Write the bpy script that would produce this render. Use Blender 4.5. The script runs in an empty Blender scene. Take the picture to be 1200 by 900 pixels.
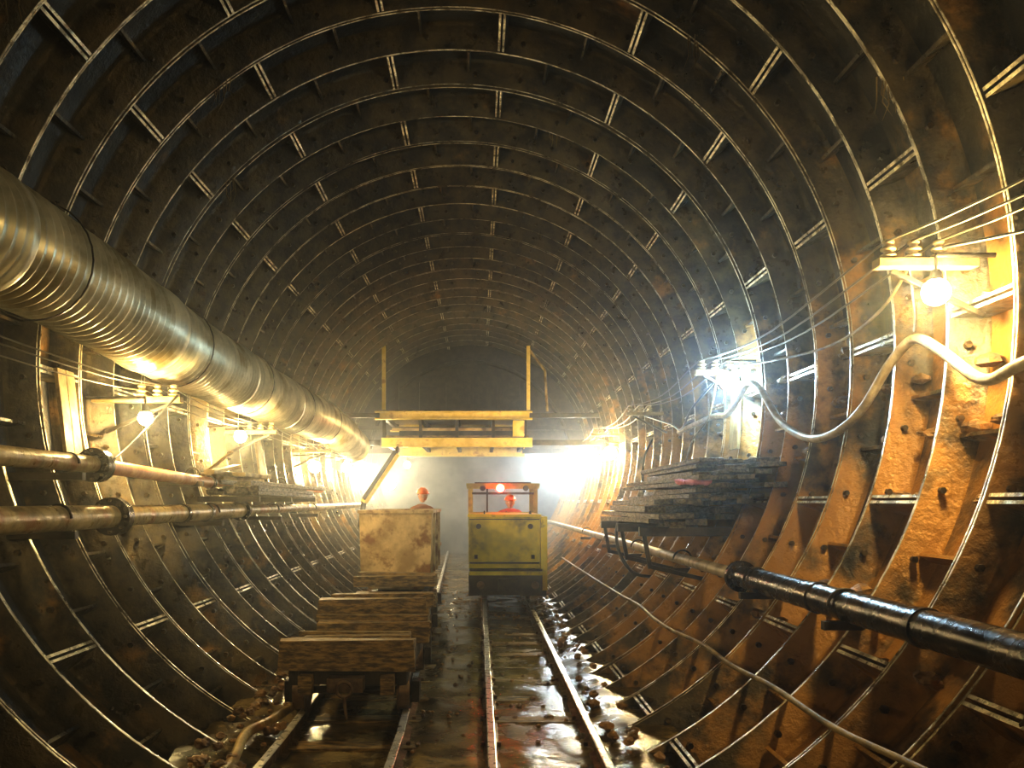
import bpy, bmesh, math, random
from mathutils import Vector, Matrix, noise
random.seed(7)
S=bpy.context.scene
COL=S.collection
CX,CZ,R,RO,P=-0.255,2.62,3.0,3.22,0.648
Y0=7.596
KMIN,KMAX=-20,31
YB=Y0+P*KMIN; YE=Y0+P*(KMAX+1)
FLOOR=-0.10

# ------------------------------------------------------------------ materials
def mat_new(name):
    m=bpy.data.materials.new(name); m.use_nodes=True
    nt=m.node_tree; b=nt.nodes['Principled BSDF']; return m,nt,b
def mat_noise(name,c1,c2,scale=5,rough=(0.3,0.6),metal=0.0,lo=0.35,hi=0.65,bump=0.3,detail=6,c3=None,s3=1.2,lo3=0.5,hi3=0.7,bscale=None,stretch=None,rlo=None,rhi=None,rscale=None,grad=False,coat=0):
    m,nt,b=mat_new(name); N=nt.nodes; L=nt.links
    tc=N.new('ShaderNodeTexCoord'); src=tc.outputs['Object']
    if stretch:
        mp=N.new('ShaderNodeMapping'); mp.inputs['Scale'].default_value=stretch
        L.new(src,mp.inputs['Vector']); src=mp.outputs['Vector']
    def nz(sc,d=detail):
        n=N.new('ShaderNodeTexNoise'); n.inputs['Scale'].default_value=sc; n.inputs['Detail'].default_value=d
        n.inputs['Roughness'].default_value=0.62
        L.new(src,n.inputs['Vector']); return n.outputs['Fac']
    def ramp(f,a,bb):
        r=N.new('ShaderNodeMapRange'); r.inputs['From Min'].default_value=a; r.inputs['From Max'].default_value=bb
        r.interpolation_type='SMOOTHSTEP'
        L.new(f,r.inputs['Value']); return r.outputs['Result']
    def mix(f,a,bb):
        x=N.new('ShaderNodeMix'); x.data_type='RGBA'; L.new(f,x.inputs['Factor'])
        for s,v in ((x.inputs[6],a),(x.inputs[7],bb)):
            if isinstance(v,tuple): s.default_value=(*v,1)
            else: L.new(v,s)
        return x.outputs[2]
    n1=nz(scale)
    col=mix(ramp(n1,lo,hi),c1,c2)
    if c3:
        f3=nz(s3)
        if grad:   # lamp's orange cast on the lower right painted as extra rust, fading towards the crown
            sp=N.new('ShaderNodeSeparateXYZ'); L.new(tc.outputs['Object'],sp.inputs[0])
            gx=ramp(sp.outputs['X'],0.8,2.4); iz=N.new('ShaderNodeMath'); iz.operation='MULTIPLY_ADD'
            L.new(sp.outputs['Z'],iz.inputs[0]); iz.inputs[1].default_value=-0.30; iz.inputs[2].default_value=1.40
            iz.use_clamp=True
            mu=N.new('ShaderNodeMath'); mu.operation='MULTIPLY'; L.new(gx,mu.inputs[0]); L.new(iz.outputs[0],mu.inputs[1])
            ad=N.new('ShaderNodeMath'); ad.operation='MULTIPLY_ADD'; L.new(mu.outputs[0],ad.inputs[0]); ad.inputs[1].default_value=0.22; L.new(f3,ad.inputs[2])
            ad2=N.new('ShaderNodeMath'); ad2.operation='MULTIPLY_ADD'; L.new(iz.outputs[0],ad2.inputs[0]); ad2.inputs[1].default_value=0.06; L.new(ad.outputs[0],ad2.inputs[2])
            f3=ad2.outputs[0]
        col=mix(ramp(f3,lo3,hi3),col,c3)
    L.new(col,b.inputs['Base Color'])
    n2=nz(rscale or scale*1.7)
    mr=N.new('ShaderNodeMapRange'); mr.inputs['From Min'].default_value=0.35 if rlo is None else rlo
    mr.inputs['From Max'].default_value=0.65 if rhi is None else rhi
    mr.inputs['To Min'].default_value=rough[0]; mr.inputs['To Max'].default_value=rough[1]
    L.new(n2,mr.inputs['Value']); L.new(mr.outputs['Result'],b.inputs['Roughness'])
    b.inputs['Metallic'].default_value=metal
    if coat:
        b.inputs['Coat Weight'].default_value=coat; b.inputs['Coat Roughness'].default_value=0.18
    if bump:
        bp=N.new('ShaderNodeBump'); bp.inputs['Strength'].default_value=bump; bp.inputs['Distance'].default_value=0.02
        L.new(nz(bscale or scale*4),bp.inputs['Height']); L.new(bp.outputs['Normal'],b.inputs['Normal'])
        if coat: L.new(bp.outputs['Normal'],b.inputs['Coat Normal'])
    return m
def mat_plain(name,c,rough=0.5,metal=0.0,em=None,es=0):
    return_m,nt,b=mat_new(name)
    N=nt.nodes;L=nt.links
    if em:
        b.inputs['Base Color'].default_value=(*c,1)
        b.inputs['Emission Color'].default_value=(*em,1); b.inputs['Emission Strength'].default_value=es
    else:
        tc=N.new('ShaderNodeTexCoord'); n=N.new('ShaderNodeTexNoise'); n.inputs['Scale'].default_value=14
        n.inputs['Detail'].default_value=5
        L.new(tc.outputs['Object'],n.inputs['Vector'])
        x=N.new('ShaderNodeMix'); x.data_type='RGBA'; L.new(n.outputs['Fac'],x.inputs['Factor'])
        x.inputs[6].default_value=(c[0]*.6,c[1]*.6,c[2]*.6,1); x.inputs[7].default_value=(min(1,c[0]*1.35),min(1,c[1]*1.35),min(1,c[2]*1.35),1)
        L.new(x.outputs[2],b.inputs['Base Color'])
    b.inputs['Roughness'].default_value=rough; b.inputs['Metallic'].default_value=metal
    return return_m

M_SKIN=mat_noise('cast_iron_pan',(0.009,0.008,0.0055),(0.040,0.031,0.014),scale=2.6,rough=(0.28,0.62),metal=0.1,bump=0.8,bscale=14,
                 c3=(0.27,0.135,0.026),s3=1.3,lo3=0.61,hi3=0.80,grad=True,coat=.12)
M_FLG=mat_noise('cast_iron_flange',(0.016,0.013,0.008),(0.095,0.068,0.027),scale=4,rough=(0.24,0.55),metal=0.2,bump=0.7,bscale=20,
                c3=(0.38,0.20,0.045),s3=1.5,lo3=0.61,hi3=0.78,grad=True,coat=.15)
M_EDGE=mat_noise('lit_wet_flange_edge',(0.22,0.18,0.11),(0.78,0.71,0.52),scale=6,rough=(0.18,0.42),metal=0.35,bump=0.5,bscale=30,lo=.38,hi=.60,
                 c3=(0.10,0.07,0.03),s3=1.1,lo3=0.54,hi3=0.68)  # lamp highlights on the wet, limy edges put into a paler colour
M_BOLT=mat_noise('bolt_steel',(0.05,0.035,0.02),(0.16,0.12,0.065),scale=20,rough=(0.3,0.5),metal=0.5,bump=0)
M_FLOOR=mat_noise('wet_mud_concrete',(0.036,0.026,0.011),(0.150,0.106,0.042),scale=3.5,rough=(0.05,0.42),bump=0.32,bscale=16,
                  c3=(0.27,0.195,0.08),s3=1.7,lo3=0.50,hi3=0.64,rlo=0.48,rhi=0.62,rscale=2.2)
M_RAIL=mat_noise('rail_steel',(0.10,0.06,0.035),(0.25,0.17,0.10),scale=8,rough=(0.3,0.5),metal=0.7,bump=0.3)
M_RTOP=mat_noise('rail_head_polished',(0.6,0.57,0.52),(0.85,0.82,0.76),scale=8,rough=(0.22,0.40),metal=0.6,bump=0.1)
M_WOOD=mat_noise('old_timber',(0.06,0.036,0.012),(0.36,0.23,0.075),scale=6,rough=(0.3,0.7),bump=0.7,stretch=(1.5,6,6),bscale=14,c3=(.08,.045,.016),s3=2.4)
M_WOODY=mat_noise('old_timber_long',(0.045,0.038,0.025),(0.20,0.16,0.10),scale=6,rough=(0.3,0.7),bump=0.6,stretch=(6,1.2,6),bscale=14)
M_YEL=mat_noise('loco_yellow',(0.78,0.55,0.02),(0.92,0.70,0.03),scale=3,rough=(0.3,0.6),bump=0.15,c3=(0.34,0.24,0.03),s3=3,lo3=0.56,hi3=0.72)
M_YELD=mat_noise('loco_dirty_yellow',(0.52,0.40,0.03),(0.78,0.60,0.04),scale=3,rough=(0.35,0.6),bump=0.15,c3=(0.24,0.18,0.04),s3=2.5,lo3=0.50,hi3=0.70)
M_CAB=mat_noise('cab_olive_yellow',(0.24,0.23,0.05),(0.48,0.44,0.08),scale=4,rough=(0.4,0.6),bump=0.15)
M_DARK=mat_noise('grimy_steel',(0.015,0.013,0.010),(0.07,0.052,0.032),scale=6,rough=(0.3,0.6),metal=0.5,bump=0.3)
M_CART=mat_noise('cart_rusty_steel',(0.36,0.24,0.10),(0.66,0.49,0.24),scale=3,rough=(0.4,0.7),metal=0.05,bump=0.5,bscale=10,
                 c3=(0.22,0.10,0.03),s3=4,lo3=0.50,hi3=0.64)
M_PIPE=mat_noise('painted_pipe',(0.18,0.12,0.04),(0.50,0.37,0.16),scale=5,rough=(0.25,0.5),metal=0.15,bump=0.3,c3=(.30,.13,.035),s3=3,lo3=.52,hi3=.68)
M_PRED=mat_noise('red_oxide_pipe',(0.40,0.13,0.04),(0.60,0.28,0.10),scale=5,rough=(0.35,0.55),metal=0.05,bump=0.2)
M_PBLK=mat_noise('black_wet_pipe',(0.02,0.018,0.016),(0.09,0.07,0.055),scale=5,rough=(0.14,0.35),metal=0.6,bump=0.25)
M_DUCT=mat_noise('galvanised_duct',(0.36,0.34,0.24),(0.66,0.61,0.45),scale=2.5,rough=(0.30,0.48),metal=0.4,bump=0.15,
                 c3=(0.24,0.19,0.08),s3=1.6,lo3=0.48,hi3=0.68)
M_HOSE=mat_noise('pale_hose',(0.24,0.19,0.11),(0.46,0.39,0.26),scale=6,rough=(0.35,0.6),bump=0.3)
M_HOSED=mat_noise('muddy_hose',(0.12,0.085,0.035),(0.32,0.235,0.10),scale=6,rough=(0.35,0.6),bump=0.3)
M_CABLE=mat_plain('black_cable',(0.03,0.028,0.025),0.4)
M_WIRE=mat_plain('wire_grey',(0.14,0.11,0.065),0.4,0.5)
M_CERAM=mat_plain('ceramic_insulator',(0.40,0.31,0.17),0.25)
M_BOARD=mat_noise('pale_board',(0.18,0.125,0.05),(0.36,0.265,0.12),scale=6,rough=(0.5,0.7),bump=0.3)
M_BULBW=mat_plain('bulb_warm',(1,1,1),0.3,0,(1,0.86,0.55),120)
M_BULBC=mat_plain('bulb_cool',(1,1,1),0.3,0,(0.75,0.9,1.0),120)
M_RED=mat_plain('beacon_red',(0.8,0.02,0.02),0.3,0,(1,0.03,0.02),40)
M_ORNG=mat_noise('ochre_beam',(0.70,0.52,0.08),(0.92,0.74,0.22),scale=3,rough=(0.4,0.6),bump=0.2,c3=(.50,.30,.06),s3=3,lo3=.54,hi3=.7)
M_ROCK=mat_noise('clay_rubble',(0.10,0.06,0.03),(0.32,0.18,0.055),scale=7,rough=(0.25,0.8),bump=0.7)
M_FACE=mat_noise('tunnel_face_rock',(0.05,0.05,0.045),(0.20,0.19,0.165),scale=1.2,rough=(0.5,0.8),bump=0.8,bscale=4)
M_CLOTH=mat_plain('work_jacket',(0.34,0.15,0.06),0.8)
M_CLOTHR=mat_plain('red_jacket',(0.55,0.06,0.03),0.8)
M_TROUS=mat_plain('work_trousers',(0.05,0.05,0.055),0.8)
M_SKINH=mat_plain('human_skin',(0.55,0.32,0.22),0.5)
M_HELM=mat_plain('helmet_orange',(0.90,0.20,0.03),0.3)
M_BOOT=mat_plain('rubber_boot',(0.02,0.02,0.02),0.4)
M_EYEW=mat_plain('eye_white',(0.8,0.8,0.78),0.3)
M_PINK=mat_plain('pink_rag',(0.85,0.32,0.40),0.8)
M_STRIPE=mat_plain('reflective_strip',(0.7,0.7,0.6),0.3)

# ------------------------------------------------------------------ mesh builder
class MB:
    def __init__(s): s.v=[];s.f=[];s.m=[];s.sm=[];s.mats=[]
    def mi(s,mat):
        if mat not in s.mats: s.mats.append(mat)
        return s.mats.index(mat)
    def add(s,vs,fs,mat,smooth=False):
        o=len(s.v); s.v+= [tuple(v) for v in vs]; i=s.mi(mat)
        for f in fs: s.f.append(tuple(o+a for a in f)); s.m.append(i); s.sm.append(smooth)
    def box(s,c,d,mat,rot=None,taper=1.0,jit=0):
        hx,hy,hz=d[0]/2,d[1]/2,d[2]/2; vs=[]
        for z in(-1,1):
            t=taper if z<0 else 1.0
            for x,y in((-1,-1),(1,-1),(1,1),(-1,1)):
                p=Vector((x*hx*t,y*hy*t,z*hz))
                if jit: p+=Vector([random.uniform(-jit,jit) for _ in range(3)])
                if rot: p=rot@p
                vs.append(p+Vector(c))
        s.add(vs,[(3,2,1,0),(4,5,6,7),(0,1,5,4),(1,2,6,5),(2,3,7,6),(3,0,4,7)],mat)
    def bar(s,a,b,w,h,mat,up=Vector((0,0,1))):
        a=Vector(a);b=Vector(b);d=(b-a); L=d.length; d.normalize()
        sx=d.cross(up)
        if sx.length<1e-3: sx=d.cross(Vector((0,1,0)))
        sx.normalize(); u=sx.cross(d)
        rot=Matrix((sx,d,u)).transposed()
        s.box((a+b)/2,(w,L,h),mat,rot)
    def tube(s,pts,r,mat,seg=12,caps=True,smooth=True):
        pts=[Vector(p) for p in pts]; n=len(pts)
        rs=r if isinstance(r,(list,tuple)) else [r]*n
        vs=[];fs=[]; prev=None
        for i,p in enumerate(pts):
            t=(pts[min(i+1,n-1)]-pts[max(i-1,0)])
            if t.length<1e-6: t=Vector((0,1,0))
            t.normalize()
            if prev is None:
                a=t.cross(Vector((0,0,1)))
                if a.length<0.1: a=t.cross(Vector((1,0,0)))
            else: a=prev-t*prev.dot(t)
            a.normalize(); prev=a; b=t.cross(a)
            for k in range(seg):
                an=2*math.pi*k/seg
                vs.append(p+(a*math.cos(an)+b*math.sin(an))*rs[i])
        for i in range(n-1):
            for k in range(seg):
                k2=(k+1)%seg
                fs.append((i*seg+k,i*seg+k2,(i+1)*seg+k2,(i+1)*seg+k))
        s.add(vs,fs,mat,smooth)
        if caps:
            s.add(vs[:seg],[tuple(range(seg))[::-1]],mat); s.add(vs[-seg:],[tuple(range(seg))],mat)
    def ell(s,c,rad,mat,seg=16,rings=10,rot=None,z0=-1.0,fn=None):
        vs=[];fs=[];c=Vector(c)
        for i in range(rings+1):
            z=math.cos(math.pi*i/rings)
            if z<z0: z=z0
            rr=math.sqrt(max(0,1-z*z)) if z>z0 or z0>-1 else 0
            if i==0: rr=0.001
            for k in range(seg):
                a=2*math.pi*k/seg; p=Vector((rr*math.cos(a),rr*math.sin(a),z))
                if fn: p=fn(p)
                p=Vector((p.x*rad[0],p.y*rad[1],p.z*rad[2]))
                if rot: p=rot@p
                vs.append(p+c)
        for i in range(rings):
            for k in range(seg):
                k2=(k+1)%seg
                fs.append((i*seg+k,(i+1)*seg+k,(i+1)*seg+k2,i*seg+k2))
        s.add(vs,fs,mat,True)
    def rock(s,c,r,mat,flat=0.7):
        ph=random.random()*100
        def fn(p):
            return p*(1+0.45*noise.noise(p*1.6+Vector((ph,ph,0))))
        rot=Matrix.Rotation(random.random()*6,3,'Z')@Matrix.Rotation(random.uniform(-.4,.4),3,'X')
        s.ell(c,(r*random.uniform(.7,1.2),r,r*flat),mat,7,5,rot,fn=fn)
        for i in range(1,36): s.sm[-i]=False
    def obj(s,name,parent=None,bevel=0,loc=None):
        me=bpy.data.meshes.new(name); me.from_pydata(s.v,[],s.f)
        for m in s.mats: me.materials.append(m)
        me.polygons.foreach_set('material_index',s.m); me.polygons.foreach_set('use_smooth',s.sm)
        me.update()
        o=bpy.data.objects.new(name,me); COL.objects.link(o)
        if parent: o.parent=parent
        if loc: o.location=loc
        if bevel:
            b=o.modifiers.new('bevel','BEVEL'); b.width=bevel; b.segments=2; b.limit_method='ANGLE'
        return o
def empty(name,loc=(0,0,0)):
    e=bpy.data.objects.new(name,None); e.location=loc; e.empty_display_size=.2; COL.objects.link(e); return e
def spline(pts,n=8):
    pts=[Vector(p) for p in pts]; out=[]
    for i in range(len(pts)-1):
        p0=pts[max(i-1,0)];p1=pts[i];p2=pts[i+1];p3=pts[min(i+2,len(pts)-1)]
        for k in range(n):
            t=k/n
            out.append(0.5*((2*p1)+(p2-p0)*t+(2*p0-5*p1+4*p2-p3)*t*t+(3*p1-p0-3*p2+p3)*t**3))
    out.append(pts[-1]); return out
def pol(a,r): return CX+r*math.sin(a),CZ+r*math.cos(a)
def wallx(z,r=R):
    h=math.sqrt(max(0,r*r-(z-CZ)**2)); return CX-h,CX+h

# ------------------------------------------------------------------ tunnel lining
mb=MB(); SEG=128
for k in range(KMIN,KMAX+1):
    y0=Y0+P*k
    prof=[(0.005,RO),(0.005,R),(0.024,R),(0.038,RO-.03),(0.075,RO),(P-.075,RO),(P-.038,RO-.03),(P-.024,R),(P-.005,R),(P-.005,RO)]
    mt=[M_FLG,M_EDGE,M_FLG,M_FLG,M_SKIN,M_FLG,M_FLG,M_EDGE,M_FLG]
    jr=random.uniform(-.010,.010)
    n=len(prof); vs=[]
    for i in range(SEG):
        a=2*math.pi*i/SEG
        for (py,pr) in prof:
            x,z=pol(a,pr+jr); vs.append((x,y0+py,z))
    for j in range(n-1):
        fs=[(i*n+j,((i+1)%SEG)*n+j,((i+1)%SEG)*n+j+1,i*n+j+1) for i in range(SEG)]
        o=len(mb.v) if j==0 else o
        if j==0: mb.v+=vs
        mi=mb.mi(mt[j])
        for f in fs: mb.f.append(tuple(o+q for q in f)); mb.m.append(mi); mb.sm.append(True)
    vs=[]
    for i in range(SEG):
        a=2*math.pi*i/SEG
        for py in (P-.007,P+.007):
            x,z=pol(a,R+.03); vs.append((x,y0+py,z))
    mb.add(vs,[(i*2,((i+1)%SEG)*2,((i+1)%SEG)*2+1,i*2+1) for i in range(SEG)],M_DARK,True)
    base=-10.5 if k%2==0 else 8.5
    def plate(ad,th,ri,m1,m2,ya,yb):
        a=math.radians(ad); er=Vector((math.sin(a),0,math.cos(a))); et=Vector((math.cos(a),0,-math.sin(a)))
        c0=Vector((CX,0,CZ)); vs=[]
        for yy in(ya,yb):
            for t,rr in((-th/2,ri),(th/2,ri),(th/2*1.3,RO),(-th/2*1.3,RO)):
                vs.append(c0+er*rr+et*t+Vector((0,yy,0)))
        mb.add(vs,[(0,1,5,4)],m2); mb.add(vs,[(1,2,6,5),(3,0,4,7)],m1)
    for j in range(9):
        ad=base+40*j
        aa=(ad+180)%360-180
        if abs(aa)<158:
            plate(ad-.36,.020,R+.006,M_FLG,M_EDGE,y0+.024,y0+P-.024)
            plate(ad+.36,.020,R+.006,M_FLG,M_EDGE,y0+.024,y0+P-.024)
        for q in(13.3,26.7):
            aa=(ad+q+180)%360-180
            if abs(aa)<158: plate(ad+q,.022,R+.11,M_FLG,M_FLG,y0+.04,y0+P-.04)
    if -1<y0<17:
        for ad in range(-150,151,8):
            if min(abs(((ad-base)+20)%40-20),99)<1.5: continue
            for yy,sg in((y0+P-.038,-1),(y0+.038,1)):
                if sg==1 and y0>3: continue
                x,z=pol(math.radians(ad+2),R+.09)
                mb.tube([(x,yy,z),(x,yy+sg*.03,z)],.021,M_BOLT,6,True,False)
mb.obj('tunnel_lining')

# ------------------------------------------------------------------ floor
mb=MB(); nx,ny=46,330; vs=[];fs=[]
zl=FLOOR-.02; xl,xr=wallx(zl,RO-.01)
for j in range(ny+1):
    y=YB+.1+(YE-YB-.2)*j/ny
    for i in range(nx+1):
        x=xl+(xr-xl)*i/nx
        v=Vector((x,y,0))
        z=FLOOR+.024*noise.noise(v*2.3)+.012*noise.noise(v*7)
        if x<-1.35: z+=.10*min(1,(-1.35-x)/.3)+.05*noise.noise(v*5)
        if x>.87: z+=.05*min(1,(x-.87)/.2)
        if -.45<x<-.02: z+=.03
        if .1<x<.77: z-=.005
        vs.append((x,y,z))
for j in range(ny):
    for i in range(nx):
        a=j*(nx+1)+i; fs.append((a,a+1,a+nx+2,a+nx+1))
mb.add(vs,fs,M_FLOOR,True); mb.obj('floor')

mb=MB(); vs=[(CX,YE-.15,CZ)];fs=[]
for i in range(64):
    x,z=pol(2*math.pi*i/64,RO-.01); vs.append((x,YE-.15,z))
mb.add(vs,[(0,1+i,1+(i+1)%64) for i in range(64)],M_FACE); mb.obj('wall_tunnel_face')

# ------------------------------------------------------------------ tracks
def track(name,fl,fr,y1,y2,slp,sz):
    mb=MB()
    prof=[(-.055,-.11),(.055,-.11),(.055,-.098),(.01,-.088),(.01,-.03),(.028,-.022),(.028,-.003),(.02,0),(-.02,0),(-.028,-.003),(-.028,-.022),(-.01,-.03),(-.01,-.088),(-.055,-.098)]
    n=len(prof)
    for x0 in(fl,fr):
        ys=[y1+(y2-y1)*i/30 for i in range(31)]; vs=[]
        for y in ys:
            for px,pz in prof: vs.append((x0+px+slp(y),y,pz))
        for j in range(n):
            j2=(j+1)%n
            mb.add([vs[i*n+q] for i in range(31) for q in (j,j2)],[(i*2,i*2+1,i*2+3,i*2+2) for i in range(30)],M_RTOP if j in(6,7,8) else M_RAIL)
    y=y1+.2
    while y<y2:
        c=(fl+fr)/2+slp(y)
        mb.box((c,y,sz),(1.10,.2,.1),M_WOOD,jit=.01)
        for x0 in(fl,fr):
            for sgn in(-1,1): mb.box((x0+slp(y)+sgn*.055,y,-.085),(.03,.04,.03),M_RAIL)
        y+=.72
    mb.obj(name,bevel=.003)
track('railway_track',.08,.79,YB+.3,YE-.5,lambda y:0,-.152)
sl=lambda y:-.022*max(0,y-6)
track('railway_track',-1.34,-.55,YB+.3,YE-.5,sl,-.143)

# ------------------------------------------------------------------ duct
mb=MB(); pts=[];rs=[]
def ductc(y):
    x=-2.82
    z=3.12-.11*min(1,max(0,(y-5)/4.5))+.02*math.sin(y*1.4)
    if y>15.5: z-=.09*(y-15.5)**1.6*.5
    return Vector((x+.015*math.sin(y*1.1)+(.03*(y-14) if y>14 else 0),y,z))
y=-5.0
while y<18.2:
    fr=((y+5)%2.4)
    for q,(dy,dr) in enumerate(((0,0),(.045,.001),(.060,.024),(.070,.024),(.085,.001))):
        yy=y+dy
        r=.338+dr+.016*noise.noise(Vector((0,yy*1.5,0)))
        if yy>15.5: r-=.012*(yy-15.5)
        if fr<.1: r=.376
        pts.append(ductc(yy)); rs.append(r)
    y+=.10
mb.tube(pts,rs,M_DUCT,40,False,True)
mb.tube(pts[-1:]+[pts[-1]+Vector((0,.01,0))],[rs[-1],.05],M_DARK,40,False)
for y in [.6,3.0,5.4,7.8,10.2,12.6,15.0]:
    c=ductc(y)
    path=[c+Vector((math.cos(a),0,math.sin(a)))*.382 for a in [2*math.pi*k/28 for k in range(29)]]
    mb.tube(path,.006,M_DARK,6)
    ax=math.atan2(c.x-CX,c.z-CZ); x,z=pol(ax,R+.1)
    mb.tube([c+Vector((-.3,0,.26)),(x+.02,y,z+.25)],.01,M_DARK,6)
mb.obj('ventilation_duct')

# ------------------------------------------------------------------ pipes
def flange(mb,c,r,m,t=.05,n=8):
    c=Vector(c)
    mb.tube([c-Vector((0,t,0)),c-Vector((0,.005,0))],r,m,24); mb.tube([c+Vector((0,.005,0)),c+Vector((0,t,0))],r,m,24)
    for i in range(n):
        a=2*math.pi*i/n; p=c+Vector((math.cos(a),0,math.sin(a)))*r*.82
        mb.tube([p-Vector((0,t+.025,0)),p+Vector((0,t+.025,0))],.012,M_BOLT,6,True,False)
def brackets(mb,ys,x,z,side,r):
    for y in ys:
        wx=wallx(z-r-.03,R+.1)[0 if side<0 else 1]
        mb.bar((x-side*(r+.04),y,z-r-.025),(wx,y,z-r-.025),.05,.05,M_DARK)
        mb.tube([(x+math.cos(a)*(r+.008),y,z+math.sin(a)*(r+.008)) for a in [math.pi*k/12 for k in range(13)]],.01,M_DARK,6)
mb=MB(); X=-2.77
mb.tube([(X,-5,1.49),(X,6.4,1.49)],.085,M_PIPE,24); flange(mb,(X,6.45,1.49),.145,M_PBLK,.05)
mb.tube([(X,6.5,1.49),(X,9.9,1.50)],.08,M_PIPE,24); flange(mb,(X,9.9,1.5),.12,M_PBLK,.03)
mb.tube([(X,9.9,1.5),(X,20,1.52)],.055,M_PIPE,18)
for q in(7.9,8.6,3.2): mb.tube([(X,q,1.49),(X,q+.06,1.49)],.094,M_PBLK,24)
brackets(mb,[.9,3.5,5.6,8.8,11.4,14],X,1.49,-1,.085); mb.obj('water_pipe')
mb=MB(); X=-2.79
mb.tube([(X,-5,1.87),(X,6.2,1.87)],.062,M_PIPE,20); flange(mb,(X,6.2,1.865),.125,M_PBLK,.05)
mb.tube([(X,6.2,1.865),(X,8.8,1.80)],.055,M_PRED,20); mb.tube([(X,8.8,1.80),(X,8.86,1.80)],.07,M_PBLK,20)
mb.tube([(X,8.86,1.80),(X,15,1.80)],.045,M_PRED,16)
brackets(mb,[1.2,3.8,5.8,8.3,12],X,1.86,-1,.062); mb.obj('water_pipe')
mb=MB()
mb.tube([(2.15,-5,.99),(2.15,7,.99)],.092,M_PBLK,28); flange(mb,(2.15,7.02,.985),.13,M_PBLK,.03)
mb.tube([(2.15,7.0,.99),(2.08,26,1.0)],.055,M_HOSE,20)
for q in(4.1,5.4): mb.tube([(2.15,q,.99),(2.15,q+.05,.99)],.101,M_PBLK,28)
brackets(mb,[1.5,3.0,5.0,6.6,9,11.5,14,17],2.14,.99,1,.09); mb.obj('water_pipe')

def cable(name,pts,r,m,n=8,seg=8):
    mb=MB(); mb.tube(spline(pts,n),r,m,seg); return mb.obj(name)
cable('corrugated_hose',[(2.6,2.2,2.4),(2.62,3.4,2.38),(2.6,4.1,2.26),(2.62,4.45,2.24),(2.62,4.85,2.46),(2.62,5.15,2.58),(2.62,5.45,2.48),(2.6,5.8,2.23),(2.58,6.2,2.10),(2.58,6.7,2.10),(2.58,7.3,2.28),(2.57,7.8,2.62),(2.55,8.1,2.72),(2.55,8.4,2.62),(2.55,8.8,2.5),(2.55,9.4,2.53),(2.57,11,2.5)],.031,M_HOSE,10,12)
cable('hose',[(1.95,-4,.6),(1.86,2,.52),(1.83,3.4,.50),(1.79,4.3,.46),(1.79,5.2,.47),(1.77,6,.45),(1.78,6.8,.46),(1.75,7.8,.43),(1.75,8.6,.43),(1.77,9.5,.45),(1.76,11,.43),(1.75,14,.42),(1.74,18,.42)],.018,M_HOSED)
cable('hose',[(-1.47,7.4,.1),(-1.42,6.7,.05),(-1.50,6.2,.02),(-1.56,5.7,.05),(-1.52,5.2,.0),(-1.5,4.3,.05)],.035,M_PIPE)
cable('hanging_cable',[(2.2,10.4,1.5),(1.75,10.5,1.4),(1.70,10.5,1.05),(1.85,10.3,.75),(2.15,10.2,.70)],.02,M_CABLE)
cable('hanging_cable',[(2.5,12.4,2.5),(2.35,12.2,2.2),(2.3,12,1.8),(2.4,12,1.4)],.018,M_CABLE)
cable('hanging_cable',[(2.40,4.7,2.97),(2.50,5.3,2.80),(2.56,6.2,2.74),(2.52,7.4,2.82),(2.48,8.5,2.95)],.010,M_HOSED)
cable('hanging_cable',[(2.35,4.7,2.97),(2.50,4.9,2.70),(2.60,5.1,2.62)],.008,M_CABLE)
cable('hanging_cable',[(2.45,8.6,2.90),(2.30,9.2,2.62),(2.36,10.0,2.45),(2.46,11.0,2.60),(2.42,12.5,2.86)],.012,M_CABLE)
cable('hanging_cable',[(2.40,8.6,2.90),(2.42,9.0,2.50),(2.38,9.5,2.30),(2.45,10.1,2.10)],.010,M_HOSED)
cable('hanging_cable',[(2.5,1.0,2.95),(2.62,2.2,2.78),(2.64,3.4,2.80),(2.5,4.6,2.97)],.009,M_CABLE)
cable('hanging_cable',[(-2.62,7.4,2.52),(-2.88,7.1,2.1),(-2.95,6.9,1.95)],.010,M_CABLE)
def wallboard(side,y,z0,z1,w):
    mb=MB(); i=1 if side>0 else 0
    for k,dy in enumerate((0,w*1.05)):
        a=(wallx(z0,R-.03)[i],y+dy,z0); b=(wallx(z1,R-.03)[i],y+dy,z1)
        mb.bar(a,b,w,.03,M_BOARD,Vector((1,0,0)))
    mb.obj('wall_board',bevel=.003)
wallboard(-1,6.55,1.95,2.62,.13); wallboard(1,8.9,2.15,2.85,.14); wallboard(-1,12.3,1.95,2.5,.14)
random.seed(23)
mb=MB()
for ad,y in((-52,4.75),(-38,6.95),(-47,8.24),(38,6.3),(20,8.9),(62,5.0)):
    x,z=pol(math.radians(ad),R)
    for i in range(7):
        dx=random.uniform(-.08,.08); L=random.uniform(.06,.22)
        mb.tube([(x+dx,y+random.uniform(-.03,.03),z+.05),(x+dx+random.uniform(-.02,.02),y,z-L*.5),(x+dx+random.uniform(-.05,.05),y,z-L)],[.005,.004,.001],M_HOSED,5)
mb.obj('drip_strands')

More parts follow.
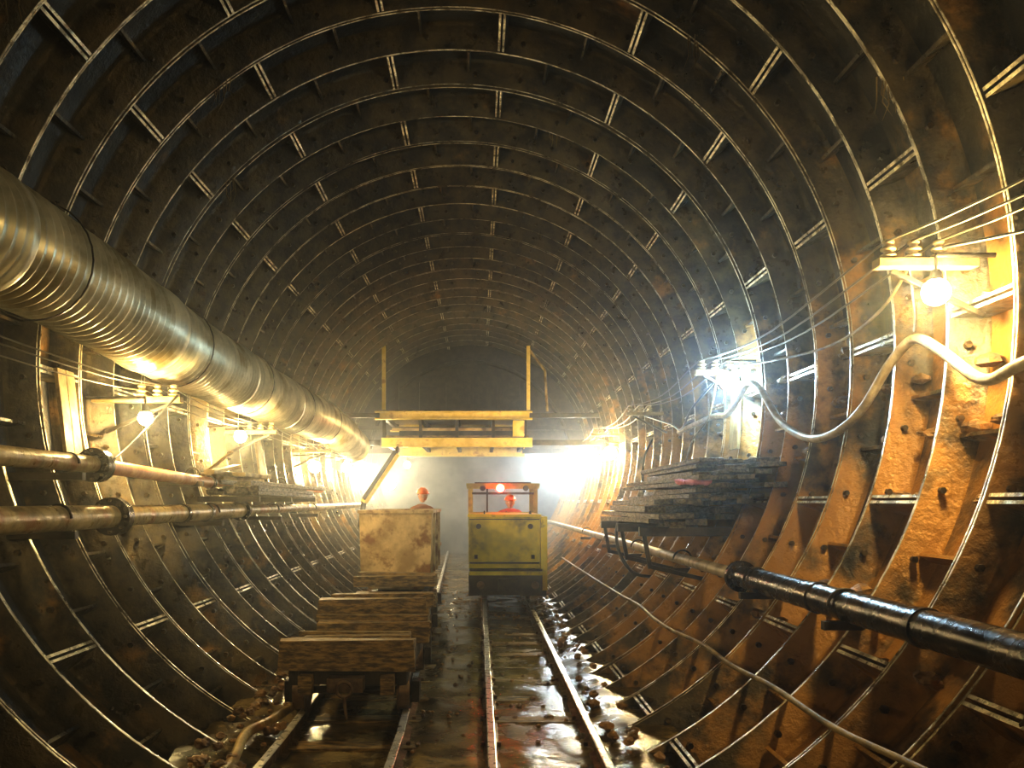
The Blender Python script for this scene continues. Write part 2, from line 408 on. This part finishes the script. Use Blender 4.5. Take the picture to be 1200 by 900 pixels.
# ------------------------------------------------------------------ wires, insulator brackets, lamps
RL=[-3.3,.7,4.7,8.65,12.7]; LL=[-.6,3.4,7.45,10.95,15.0]
def wires(name,side,zs,xs,ys,m,r=.008):
    mb=MB()
    for x,z in zip(xs,zs):
        pts=[]
        for i in range(len(ys)-1):
            for k in range(8):
                t=k/8; y=ys[i]+(ys[i+1]-ys[i])*t
                pts.append((x+.03*math.sin(y*1.7+z*9),y,z-.10*4*t*(1-t)))
        pts.append((x,ys[-1],z)); mb.tube(pts,r,m,6)
    mb.obj(name)
wires('power_wires',1,[3.03,3.03,3.03],[2.25,2.39,2.53],[-4,-3.3,.7,4.7,8.65,12.7,16.7,20.7,24],M_WIRE,.007)
wires('power_wires',-1,[2.61,2.61,2.57],[-2.67,-2.79,-2.88],[-4,-.6,3.4,7.45,10.95,15,18.5,22],M_WIRE,.005)
def insul(mb,x,y,z):
    mb.tube([(x,y,z-.02),(x,y,z+.0)],.014,M_DARK,8)
    prof=[(.0,.026),(.008,.044),(.018,.044),(.026,.024),(.036,.024),(.044,.042),(.056,.042),(.064,.022),(.074,.022),(.08,.032),(.094,.032),(.104,.012)]
    mb.tube([(x,y,z+a) for a,b in prof],[b for a,b in prof],M_CERAM,14)
def bracket(side,y,z,xa):
    mb=MB(); wx=wallx(z,R+.12)[1 if side>0 else 0]
    if side>0: wx=min(wx,xa+.55)
    mb.box(((xa+wx)/2,y,z),(abs(wx-xa),.09,.05),M_BOARD)
    mb.bar((xa+side*.1,y+.03,z-.03),(wallx(z-.28,R+.05)[1 if side>0 else 0],y+.03,z-.28),.03,.03,M_DARK)
    for i in range(3): insul(mb,xa+side*(.07+.14*i),y,z+.03)
    mb.obj('insulator_bracket',bevel=.004)
for y in RL+[16.7]: bracket(1,y,2.91,2.18)
for y in LL: bracket(-1,y,2.49,-2.60)
WARM=(1.0,.76,.34); COOL=(.48,.78,1.0); MID=(1,.88,.60); CW=(.80,.92,1.0)
def lamp(p,color,power,bm,side,rad=.055,hook=.20):
    mb=MB(); x,y,z=p
    mb.tube([(x,y,z+.04),(x,y,z+.10),(x,y,z+.12)],[.034,.030,.02],M_DARK,14)
    mb.tube([(x,y,z+.10),(x,y,z+hook)],.008,M_CABLE,6)
    if side:
        wx=wallx(z+hook,R+.05)[1 if side>0 else 0]
        mb.tube([(x,y,z+hook),(wx,y,z+hook)],.014,M_DARK,8)
    mb.ell((x,y,z),(rad*.85,rad*.85,rad*.85),bm,16,10)
    o=mb.obj('work_lamp')
    l=bpy.data.lights.new('bulb_light','POINT'); l.energy=power; l.color=color; l.shadow_soft_size=rad
    lo=bpy.data.objects.new('bulb_light',l); lo.location=p; COL.objects.link(lo); lo.parent=o
    return o
lamp((2.46,4.60,2.73),WARM,440,M_BULBW,1,.085)
lamp((2.50,8.55,2.81),COOL,600,M_BULBC,1,.11)
lamp((2.46,.7,2.73),WARM,140,M_BULBW,1)  # out of frame, added to light the near crown
lamp((2.46,-3.3,2.73),WARM,60,M_BULBW,1)  # unseen lamp added behind the camera to lift the shadows
lamp((-2.80,7.15,2.30),WARM,330,M_BULBW,-1,.07,hook=.17)
lamp((-2.86,10.2,2.38),WARM,480,M_BULBW,-1,.085,hook=.12)
lamp((-2.92,15.1,2.22),WARM,600,M_BULBW,-1,.12)
lamp((-2.9,3.3,2.30),WARM,200,M_BULBW,-1)  # unseen, added outside the view to light the near lining
lamp((-2.9,-.8,2.30),WARM,60,M_BULBW,-1)  # behind the camera, added as fill light
lamp((2.55,16.7,2.55),WARM,800,M_BULBW,1,.15)
lamp((2.50,19.6,2.50),MID,330,M_BULBW,1,.13)
lamp((2.45,22.6,2.60),CW,340,M_BULBC,1,.17)
lamp((2.2,25.4,2.60),CW,300,M_BULBC,0,.16)
lamp((-2.9,18.6,2.35),MID,400,M_BULBW,-1,.13)
lamp((-2.85,21.5,2.3),MID,330,M_BULBW,-1,.15)
lamp((-2.6,25.0,2.1),MID,330,M_BULBW,0,.16)
lamp((-2.0,23.6,2.62),MID,150,M_BULBW,0,.11,hook=.58)
lamp((1.5,23.6,2.62),CW,150,M_BULBC,0,.11,hook=.58)

# ------------------------------------------------------------------ timber stacks
random.seed(5)
def planks(mb,x0,x1,y0,y1,z0,layers,th,mat,miss=.15,wid=.2):
    z=z0
    for l in range(layers):
        x=x0+random.uniform(-.03,.05)
        while x<x1-.05:
            w=random.uniform(wid*.7,wid*1.2)
            if random.random()>miss:
                yy0=y0+random.uniform(-.35,.35); yy1=y1+random.uniform(-.3,.3)
                rot=Matrix.Rotation(random.uniform(-.03,.03),3,'Z')@Matrix.Rotation(random.uniform(-.012,.012),3,'X')
                mb.box((x+w/2,(yy0+yy1)/2,z+th/2),(w*.95,yy1-yy0,th*random.uniform(.75,.98)),mat,rot,jit=.006)
            x+=w
        z+=th
mb=MB()
planks(mb,1.62,2.40,8.2,11.2,1.36,3,.065,M_WOODY)
planks(mb,1.66,2.52,8.0,11.0,1.565,3,.055,M_WOODY)
planks(mb,1.85,2.58,7.7,10.7,1.74,3,.05,M_WOODY,.1)
planks(mb,1.95,2.60,7.6,10.2,1.90,2,.045,M_WOODY,.1,.26)
for y in(8.3,9.6,10.9):
    mb.bar((1.55,y,1.31),(2.5,y,1.31),.08,.09,M_DARK)
    mb.bar((1.60,y,1.28),(1.66,y,.95),.04,.04,M_DARK)
    mb.bar((1.66,y,.97),(2.38,y,.80),.04,.04,M_DARK)
mb.obj('timber_stack',bevel=.004)
mb=MB()
for i in range(7): mb.rock((1.78+.04*i,7.60+.03*(i%2),1.775),.05,M_PINK,.5)
mb.obj('pink_rag')
mb=MB()
planks(mb,-3.0,-2.45,9.2,13.0,1.66,3,.055,M_WOODY,.1,.16)
planks(mb,-2.95,-2.6,9.0,10.6,1.83,2,.045,M_BOARD,.1,.14)
for y in(9.4,11,12.6): mb.bar((-2.42,y,1.63),(-3.1,y,1.63),.06,.06,M_DARK)
mb.bar((-2.95,8.9,1.83),(-2.55,8.8,2.12),.05,.02,M_BOARD)
mb.bar((-2.9,8.6,1.85),(-2.7,9.5,2.0),.09,.03,M_BOARD)
mb.obj('timber_stack',bevel=.004)

# ------------------------------------------------------------------ wheels etc.
def wheel(mb,x,y,z,r,side):
    s=side
    mb.tube([(x-s*.045,y,z),(x-s*.035,y,z),(x-s*.03,y,z),(x+s*.05,y,z),(x+s*.05,y,z),(x+s*.04,y,z)],[r+.03,r+.03,r,r-.006,r*.75,r*.7],M_RAIL,24)
    mb.tube([(x+s*.03,y,z),(x+s*.09,y,z)],[.05,.04],M_DARK,12)
def bogie(mb,xc,yc,g,r,ax=(-.5,.5)):
    for d in ax:
        mb.tube([(xc-g/2,yc+d,r),(xc+g/2,yc+d,r)],.03,M_DARK,10)
        for s in(-1,1):
            wheel(mb,xc+s*g/2,yc+d,r,r,s)
            mb.box((xc+s*(g/2+.09),yc+d,r),(.06,.16,.16),M_DARK)
def flatcar(yc,L,seed):
    random.seed(seed)
    mb=MB(); xc=-.945+sl(yc); g=.79; w=1.0
    bogie(mb,xc,yc,g,.15,(-L*.36,L*.36))
    for s in(-1,1): mb.box((xc+s*.40,yc,.31),(.07,L,.13),M_DARK)
    for d in(-L/2+.04,0,L/2-.04): mb.box((xc,yc+d,.31),(.86,.07,.12),M_DARK)
    for e in(-1,1):
        mb.box((xc,yc+e*(L/2+.07),.27),(.26,.14,.10),M_RAIL)
        mb.tube([(xc+math.cos(a)*.055,yc+e*(L/2+.17),.25+math.sin(a)*.055) for a in [2*math.pi*k/14 for k in range(15)]],.013,M_RAIL,6)
        mb.tube([(xc,yc+e*(L/2+.17),.2),(xc+.01,yc+e*(L/2+.18),.12),(xc+.02,yc+e*(L/2+.17),.04)],.014,M_RAIL,6)
        for s in(-1,1): mb.box((xc+s*.3,yc+e*(L/2+.04),.26),(.1,.1,.14),M_WOOD)
    mb.box((xc+.0,yc-L/2+.02,.47),(1.0,.14,.21),M_WOOD,jit=.015)
    y=yc-L/2+.22; i=0
    while y<yc+L/2:
        h=random.choice([.06,.10,.13,.19,.22]); ww=random.uniform(.14,.24)
        rot=Matrix.Rotation(random.uniform(-.09,.09),3,'Z')
        mb.box((xc+random.uniform(-.06,.06),y,.38+h/2),(random.uniform(.84,1.02),ww*.85,h),M_WOOD,rot,jit=.015)
        y+=ww; i+=1
    for yy in(yc+L*.18,yc+L*.40):
        mb.box((xc+random.uniform(-.05,.05),yy,.66),(.96,.2,.13),M_WOOD,Matrix.Rotation(random.uniform(-.08,.08),3,'Z'),jit=.012)
    return mb.obj('flat_rail_wagon',bevel=.006)
flatcar(7.35,2.1,3)
flatcar(9.75,2.0,5)

def minecart(xc,yc,L,g=.79,w=.94,zt=1.49):
    mb=MB(); bogie(mb,xc,yc,g,.15,(-L*.27,L*.27))
    for s in(-1,1): mb.box((xc+s*.34,yc,.33),(.08,L*.96,.12),M_DARK)
    for d in(-L*.4,0,L*.4): mb.box((xc,yc+d,.33),(.7,.08,.1),M_DARK)
    for e in(-1,1):
        mb.box((xc,yc+e*(L/2+.02),.33),(.3,.12,.12),M_RAIL)
        mb.tube([(xc,yc+e*(L/2+.05),.33),(xc,yc+e*(L/2+.16),.33)],.04,M_RAIL,10)
    z0=.45
    def ring(z,ins,wd,ln):
        return [(xc-wd/2+ins,yc-ln/2+ins,z),(xc+wd/2-ins,yc-ln/2+ins,z),(xc+wd/2-ins,yc+ln/2-ins,z),(xc-wd/2+ins,yc+ln/2-ins,z)]
    rings=[ring(z0,.12,w,L),ring(z0+.16,.02,w,L),ring(zt-.05,0,w,L),ring(zt,0,w,L),ring(zt,.025,w,L),ring(z0+.18,.045,w,L),ring(z0+.03,.14,w,L)]
    vs=[p for r_ in rings for p in r_]
    fs=[(3,2,1,0)]
    for i in range(len(rings)-1):
        for k in range(4): fs.append((i*4+k,i*4+(k+1)%4,(i+1)*4+(k+1)%4,(i+1)*4+k))
    fs.append((24,25,26,27)); mb.add(vs,fs,M_CART)
    for s in(-1,1):
        mb.box((xc+s*(w/2+.008),yc,zt-.02),(.025,L+.04,.04),M_CART)
        mb.box((xc,yc+s*(L/2+.008),zt-.02),(w+.04,.025,.04),M_CART)
        for d in(-.3,.0,.3): mb.box((xc+s*(w/2+.008),yc+d*L,(zt+z0+.16)/2),(.03,.06,zt-z0-.22),M_CART)
    mb.obj('mine_cart',bevel=.005)
minecart(-1.09,12.2,2.3)

# ------------------------------------------------------------------ locomotive
mb=MB(); xc=.435; g=.71
yf=13.2
bogie(mb,xc,yf+1.7,g,.2,(-.85,.85))
mb.box((xc,yf+1.75,.36),(1.12,3.4,.2),M_DARK)
for s in(-1,1): mb.box((xc+s*.57,yf+1.75,.3),(.07,3.3,.34),M_DARK)
mb.box((xc-.03,yf-.02,.36),(1.12,.12,.40),M_DARK)
mb.box((xc-.03,yf-.09,.50),(1.12,.03,.06),M_YELD)
mb.box((xc,yf-.13,.32),(.30,.16,.2),M_DARK); mb.tube([(xc,yf-.2,.32),(xc,yf-.27,.32)],[.09,.11],M_DARK,14)
for s in(-1,1): mb.tube([(xc+s*.42,yf-.07,.32),(xc+s*.42,yf-.15,.32)],.06,M_RAIL,14)
mb.box((xc-.05,yf+1.0,.97),(1.10,1.98,.80),M_YELD)
mb.box((xc+.56,yf+1.0,.80),(.10,2.06,1.14),M_YEL)
mb.box((xc-.05,yf+1.0,1.385),(1.14,2.02,.04),M_YEL)
mb.box((xc-.05,yf-.0,1.0),(1.0,.025,.60),M_YELD)
mb.box((xc-.05,yf-.006,.655),(1.08,.03,.025),M_DARK)
mb.box((xc-.05,yf-.008,1.33),(1.08,.03,.012),M_DARK)
for s in(-1,1):
    mb.box((xc-.05+s*.44,yf-.02,.75),(.05,.03,.06),M_DARK)
    mb.tube([(xc-.05+s*.40,yf-.012,1.22),(xc-.05+s*.40,yf-.05,1.22)],.04,M_DARK,14)
for s in(-1,1):
    mb.tube([(xc+s*.36,yf+.1,1.41),(xc+s*.36,yf+.1,1.45),(xc+s*.36,yf+.35,1.45),(xc+s*.36,yf+.35,1.41)],.012,M_DARK,6)
ya,yb=yf+1.98,yf+3.3
mb.box((xc,(ya+yb)/2,.50),(1.2,yb-ya,.08),M_DARK)
for s in(-1,1):
    mb.box((xc-.02+s*.59,(ya+yb)/2,.85),(.04,yb-ya,.7),M_YELD)
    for y in(ya+.04,yb-.04): mb.box((xc-.02+s*.58,y,1.52),(.075,.065,.72),M_CAB)
mb.box((xc,ya+.02,.85),(1.18,.04,.7),M_YELD); mb.box((xc,yb-.02,.9),(1.18,.04,.8),M_YELD)
mb.box((xc-.02,ya+.03,1.395),(1.2,.07,.05),M_CAB); mb.box((xc-.30,ya+.02,1.62),(.03,.04,.44),M_DARK)
mb.box((xc-.02,ya+.02,1.75),(1.1,.04,.04),M_DARK)
mb.box((xc-.02,(ya+yb)/2-.03,1.90),(1.30,yb-ya+.16,.05),M_CAB)
mb.box((xc-.02,ya-.06,1.865),(1.28,.04,.07),M_CAB)
mb.box((xc-.02,(ya+yb)/2,1.935),(1.0,yb-ya-.1,.03),M_DARK)
mb.box((xc+.1,ya+.2,1.05),(.7,.22,.5),M_DARK); mb.tube([(xc+.05,ya+.25,1.3),(xc+.05,ya+.32,1.42)],.015,M_DARK,8)
mb.box((xc,yb-.35,.80),(.42,.38,.10),M_DARK); mb.box((xc,yb-.14,1.05),(.42,.07,.5),M_DARK); mb.box((xc,yb-.35,.64),(.1,.1,.25),M_DARK)
mb.tube([(xc-.07,ya-.10,1.84),(xc-.07,ya-.06,1.84)],[.065,.075],M_DARK,16)
mb.ell((xc-.07,ya-.12,1.84),(.075,.05,.075),M_RED,14,8)
for s in(-1,1):
    mb.tube([(xc+s*.38,ya-.11,1.84),(xc+s*.38,ya-.04,1.84)],[.05,.03],M_DARK,14)
o=mb.obj('mine_locomotive',bevel=.006)
def plight(p,c,e,rad,par):
    l=bpy.data.lights.new('light','POINT'); l.energy=e; l.color=c; l.shadow_soft_size=rad
    lo=bpy.data.objects.new('loco_red_light',l); lo.location=p; COL.objects.link(lo); lo.parent=par
plight((xc-.07,ya-.34,1.84),(1,.03,.02),5,.02,o)
plight((xc+.2,ya+.35,1.66),(1,.05,.03),2.5,.02,o)  # extra light added inside the cab to redden its interior

# ------------------------------------------------------------------ erector gantry at the far end
mb=MB(); gy=18.8
def beam(x0,x1,y,z,h,w,m): mb.box(((x0+x1)/2,y,z),(x1-x0,w,h),m)
def ib(x0,x1,y,z,h,m):
    beam(x0,x1,y,z+h/2,.03,.18,m); beam(x0,x1,y,z-h/2,.03,.18,m); beam(x0,x1,y,z,h,.02,m)
ZA,ZB=3.50,2.90
ib(-2.30,1.16,gy,ZA,.15,M_ORNG); ib(-2.15,1.16,gy-.05,ZB,.17,M_ORNG)
ib(-2.30,1.16,gy+3.2,ZA,.16,M_ORNG); ib(-2.15,1.16,gy+3.2,ZB,.24,M_ORNG)
for x in(-2.1,-1.3,-.5,.3,1.0):
    mb.box((x,gy+1.6,ZA-.03),(.08,3.2,.10),M_DARK); mb.box((x,gy+1.6,ZB+.02),(.08,3.2,.10),M_DARK)
    mb.box((x,gy+.02,(ZA+ZB)/2),(.07,.07,.40),M_DARK)
mb.box((-.57,gy+1.6,ZA+.10),(3.4,3.2,.04),M_WOOD); mb.box((-.52,gy+1.6,ZB+.14),(3.2,3.2,.04),M_WOOD)
mb.box((-.5,gy+.5,ZB+.27),(2.6,.3,.22),M_DARK); mb.box((.85,gy-.12,ZB+.3),(.25,.2,.34),M_ORNG)
mb.box((-.5,gy+.2,ZB+.31),(2.9,.05,.06),M_CART)
for x in(-2.12,1.08):
    mb.box((x,gy+.1,4.3),(.08,.08,1.5),M_ORNG); mb.box((x,gy+3.1,4.1),(.09,.09,1.2),M_DARK)
mb.tube([(1.08,gy+.1,5.0),(1.45,gy+.1,4.5),(1.5,gy+.1,3.6)],.03,M_PIPE,8)
for s in(-1,1):
    for y in(gy,gy+3.2):
        wl=wallx(ZB,R+.1)[0 if s<0 else 1]; xe=-2.2 if s<0 else 1.1
        mb.bar((xe,y,ZB),(wl,y,ZB),.1,.12,M_DARK); mb.bar((xe,y,ZA),(wallx(ZA,R+.1)[0 if s<0 else 1],y,ZA),.08,.1,M_DARK)
mb.obj('erector_gantry')
mb=MB(); by=22.3; zb=2.9; Ra=RO-.02
vs=[];n=40; a0=math.acos((zb-CZ)/Ra)
for i in range(n+1):
    a=-a0+2*a0*i/n; x,z=pol(a,Ra); vs.append((x,by,z)); vs.append((x,by,zb))
mb.add(vs,[(2*i,2*i+1,2*i+3,2*i+2) for i in range(n)],M_DARK)
mb.tube([ (pol(-a0+2*a0*i/n,2.62)[0],by-.1,max(zb,pol(-a0+2*a0*i/n,2.62)[1])) for i in range(n+1)],.05,M_DARK,8)
for x in(-1.6,-.9,-.2,.5,1.2): mb.box((x,by-.06,(zb+4.9)/2),(.06,.1,1.6),M_DARK)
mb.box((-2.0,by+1.6,3.2),(.1,3.4,.06),M_DARK); mb.box((1.5,by+1.6,3.2),(.1,3.4,.06),M_DARK)
mb.obj('shield_bulkhead')
mb=MB()
mb.bar((-1.78,18.2,2.62),(-2.50,18.5,1.60),.16,.10,M_ORNG); mb.bar((-1.78,18.1,2.68),(-2.50,18.4,1.66),.04,.08,M_DARK)
mb.bar((-2.50,18.5,1.65),(-2.6,18.6,1.05),.08,.08,M_DARK); mb.bar((-1.78,18.3,2.62),(-1.8,18.8,2.85),.05,.05,M_DARK)
mb.obj('conveyor_chute')

# ------------------------------------------------------------------ rubble / dirt
random.seed(11)
mb=MB()
for i in range(520):
    y=random.uniform(3.5,16); sd=random.random()
    if sd<.5: x=random.uniform(-1.72,-1.42)+(-.02*max(0,y-6)); z=FLOOR+.08+max(0,-1.45-x)*.5
    elif sd<.65: x=random.uniform(.90,1.12); z=FLOOR+.05+max(0,x-.95)*.5
    elif sd<.85: x=random.uniform(-.48,-.05); z=FLOOR+.03
    else: x=random.uniform(.12,.72); z=FLOOR+.005
    r=random.uniform(.015,.05 if sd<.65 else .024)
    mb.rock((x,y,z),r,M_ROCK)
mb.obj('rubble')
mb=MB()
for k in range(-8,4):
    y0=Y0+P*k
    for q in range(7):
        a=math.radians(random.choice([88.5,128.5,109.5,101.8,121.8]) if random.random()<.8 else 95)
        rr=random.uniform(R+.08,R+.17); x,z=pol(a,rr)
        mb.rock((x,y0+random.uniform(.1,P-.1),z+.05),random.uniform(.03,.08),M_ROCK,.6)
mb.obj('clay_deposits')

# ------------------------------------------------------------------ people
def skinobj(name,pts,edges,mat,parent,sub=2):
    me=bpy.data.meshes.new(name); bm=bmesh.new(); ly=bm.verts.layers.skin.verify(); V=[]
    for i,(p,r) in enumerate(pts):
        v=bm.verts.new(p)
        v[ly].radius=(r if isinstance(r,tuple) else (r,r)); v[ly].use_root=(i==0); V.append(v)
    for a,b in edges: bm.edges.new((V[a],V[b]))
    bm.to_mesh(me); bm.free(); me.materials.append(mat)
    o=bpy.data.objects.new(name,me); COL.objects.link(o); o.parent=parent
    m=o.modifiers.new('skin','SKIN'); m.use_smooth_shade=True
    s=o.modifiers.new('sub','SUBSURF'); s.levels=sub; s.render_levels=sub
    return o
def human(name,J,loc,yaw,jacket,facing_pitch=0):
    e=empty(name,loc); e.rotation_euler=(0,0,yaw)
    V=Vector; J={k:V(v) for k,v in J.items()}
    pts=[(J['pelvis'],(.15,.11)),(J['belly'],(.14,.105)),(J['chest'],(.165,.115)),(J['collar'],(.11,.08)),(J['neck'],(.058,.058))]
    ed=[(0,1),(1,2),(2,3),(3,4)]
    for s in'LR':
        b=len(pts); pts+=[(J['sho'+s],.072),(J['elb'+s],.052),(J['wri'+s],.036)]; ed+=[(3,b),(b,b+1),(b+1,b+2)]
    skinobj('jacket',pts,ed,jacket,e)
    pts=[(J['pelvis'],(.15,.11))]; ed=[]
    for s in'LR':
        b=len(pts); pts+=[(J['hip'+s],.098),(J['kne'+s],.068),(J['ank'+s],.05)]; ed+=[(0,b),(b,b+1),(b+1,b+2)]
    skinobj('trousers',pts,ed,M_TROUS,e)
    for s in'LR':
        a=J['ank'+s]; t=J['toe'+s]
        k=(J['kne'+s]-a).normalized()
        skinobj('boot_'+s,[(a+k*.16,.06),(a,.052),(a.lerp(t,.45)+V((0,0,-.02)),.048),(t,.04)],[(0,1),(1,2),(2,3)],M_BOOT,e)
        w=J['wri'+s]; d=(w-J['elb'+s]).normalized()
        wa=V((0,1,0))-d*d.y
        if wa.length<.2: wa=V((1,0,0))-d*d.x
        wa.normalize(); cu=d.cross(wa)*(1 if s=='L' else -1)
        palm=w+d*.05
        pts=[(w,.024),(palm,(.036,.018)),(w+d*.09,(.038,.016))]; ed=[(0,1),(1,2)]
        for i,L in enumerate((.072,.080,.075,.058)):
            o0=w+d*.088+wa*(.030-.02*i); b=len(pts)
            pts+=[(o0,.0095),(o0+d*L*.45+cu*.006,.009),(o0+d*L*.75+cu*.022,.0082),(o0+d*L*.9+cu*.040,.0075)]
            ed+=[(2,b),(b,b+1),(b+1,b+2),(b+2,b+3)]
        b=len(pts); t0=w+d*.035+wa*.036
        pts+=[(t0,.011),(t0+wa*.022+d*.03+cu*.008,.010),(t0+wa*.026+d*.055+cu*.02,.008)]; ed+=[(1,b),(b,b+1),(b+1,b+2)]
        skinobj('hand_'+s,pts,ed,M_SKINH,e,1)
    h=J['head']; mbh=MB(); rot=Matrix.Rotation(facing_pitch,3,'X')
    def fn(p):
        q=p.copy()
        if p.z<-.2: q.x*=1-.28*(-.2-p.z)/.8
        if p.y<0:
            fx=math.exp(-(p.x/.16)**2)
            q.y-=.20*fx*math.exp(-((p.z+.12)/.16)**2)
            q.y-=.10*fx*math.exp(-((p.z+.78)/.14)**2)
            q.y-=.05*math.exp(-((p.z-.22)/.1)**2)
            q.y+=.09*(math.exp(-((p.x-.38)/.16)**2)+math.exp(-((p.x+.38)/.16)**2))*math.exp(-((p.z-.04)/.13)**2)
        return q
    mbh.ell(h,(.078,.098,.122),M_SKINH,28,22,rot,fn=fn)
    for s in(-1,1):
        mbh.ell(h+rot@V((s*.030,-.084,.004)),(.012,.010,.009),M_EYEW,10,8,rot)
        mbh.ell(h+rot@V((s*.030,-.0925,.004)),(.005,.004,.005),M_BOOT,8,6,rot)
        mbh.ell(h+rot@V((s*.079,.006,-.006)),(.010,.020,.032),M_SKINH,10,8,rot)
    mbh.ell(h+rot@V((0,-.093,-.056)),(.024,.008,.006),M_CLOTHR,12,6,rot)
    mbh.ell(h+rot@V((0,.028,.02)),(.082,.082,.085),M_BOOT,16,10,rot)
    mbh.obj('head',e)
    mh=MB()
    mh.ell(h+rot@V((0,.008,.040)),(.108,.128,.108),M_HELM,28,16,rot,z0=0.0)
    mh.ell(h+rot@V((0,-.022,.042)),(.118,.150,.010),M_HELM,28,8,rot)
    mh.box(h+rot@V((0,.008,.146)),(.022,.17,.012),M_HELM,rot)
    mh.obj('helmet',e)
    vt=MB()
    for dz in(0,.12):
        c=J['belly'].lerp(J['chest'],.45)+V((0,0,dz))
        vt.tube([c+V((.182*math.cos(a),.138*math.sin(a),0)) for a in [2*math.pi*k/24 for k in range(25)]],.010,M_STRIPE,6)
    vt.obj('reflective_bands',e)
    return e
J1=dict(pelvis=(0,0,.96),belly=(0,-.01,1.12),chest=(0,0,1.33),collar=(0,.01,1.49),neck=(0,0,1.57),head=(0,-.03,1.71),
 shoL=(.19,.01,1.46),elbL=(.26,.02,1.17),wriL=(.24,-.14,.96),shoR=(-.19,.01,1.46),elbR=(-.27,.03,1.18),wriR=(-.22,-.16,1.0),
 hipL=(.10,0,.88),kneL=(.12,-.04,.50),ankL=(.12,.02,.11),toeL=(.14,-.17,.045),hipR=(-.10,0,.88),kneR=(-.12,.0,.50),ankR=(-.13,.06,.11),toeR=(-.15,-.13,.045))
human('construction_worker',J1,(-1.03,15.3,-.005),.5,M_CLOTH,.05)
J2=dict(pelvis=(0,0,.12),belly=(0,-.01,.28),chest=(0,-.02,.48),collar=(0,-.01,.61),neck=(0,-.02,.68),head=(0,-.05,.79),
 shoL=(.19,-.01,.58),elbL=(.25,-.16,.36),wriL=(.14,-.38,.40),shoR=(-.19,-.01,.58),elbR=(-.25,-.14,.35),wriR=(-.12,-.38,.40),
 hipL=(.10,-.04,.10),kneL=(.14,-.46,.10),ankL=(.14,-.50,-.24),toeL=(.15,-.62,-.27),hipR=(-.10,-.04,.10),kneR=(-.14,-.46,.10),ankR=(-.14,-.50,-.24),toeR=(-.15,-.62,-.27))
human('locomotive_driver',J2,(xc+.14,yb-.36,.80),0,M_CLOTHR,.05)

# ------------------------------------------------------------------ haze (fog at the far end, lamp-halo volume nearer)
def haze(name,y0,y1,dens,col,an=.3,rad=RO-.04):
    m=bpy.data.materials.new(name); m.use_nodes=True; nt=m.node_tree; nt.nodes.clear()
    o=nt.nodes.new('ShaderNodeOutputMaterial'); v=nt.nodes.new('ShaderNodeVolumeScatter')
    v.inputs['Density'].default_value=dens; v.inputs['Color'].default_value=(*col,1); v.inputs['Anisotropy'].default_value=an
    nt.links.new(v.outputs[0],o.inputs['Volume'])
    mb=MB(); mb.tube([(CX,y0,CZ),(CX,y1,CZ)],rad,m,48,True,False); return mb.obj(name)
haze('haze',-4.5,19.0,.009,(.95,.97,1),.84)  # thin volume added to give the lamps bloom-like halos
haze('haze',19.02,YE-.25,.050,(.92,.97,1),.6)

# ------------------------------------------------------------------ world, camera
w=bpy.data.worlds.new('World'); S.world=w; w.use_nodes=True
w.node_tree.nodes['Background'].inputs['Color'].default_value=(.02,.018,.012,1)
w.node_tree.nodes['Background'].inputs['Strength'].default_value=1
cd=bpy.data.cameras.new('camera'); cam=bpy.data.objects.new('camera',cd); COL.objects.link(cam)
cam.location=(0,0,1.6); cam.rotation_euler=(math.pi/2,0,0); cd.lens=30; cd.sensor_width=36
cd.shift_x=38/1200; cd.shift_y=138/1200; cd.clip_start=.05
S.camera=cam
S.view_settings.view_transform='Standard'; S.view_settings.look='None'; S.view_settings.exposure=0.5; S.view_settings.gamma=0.76
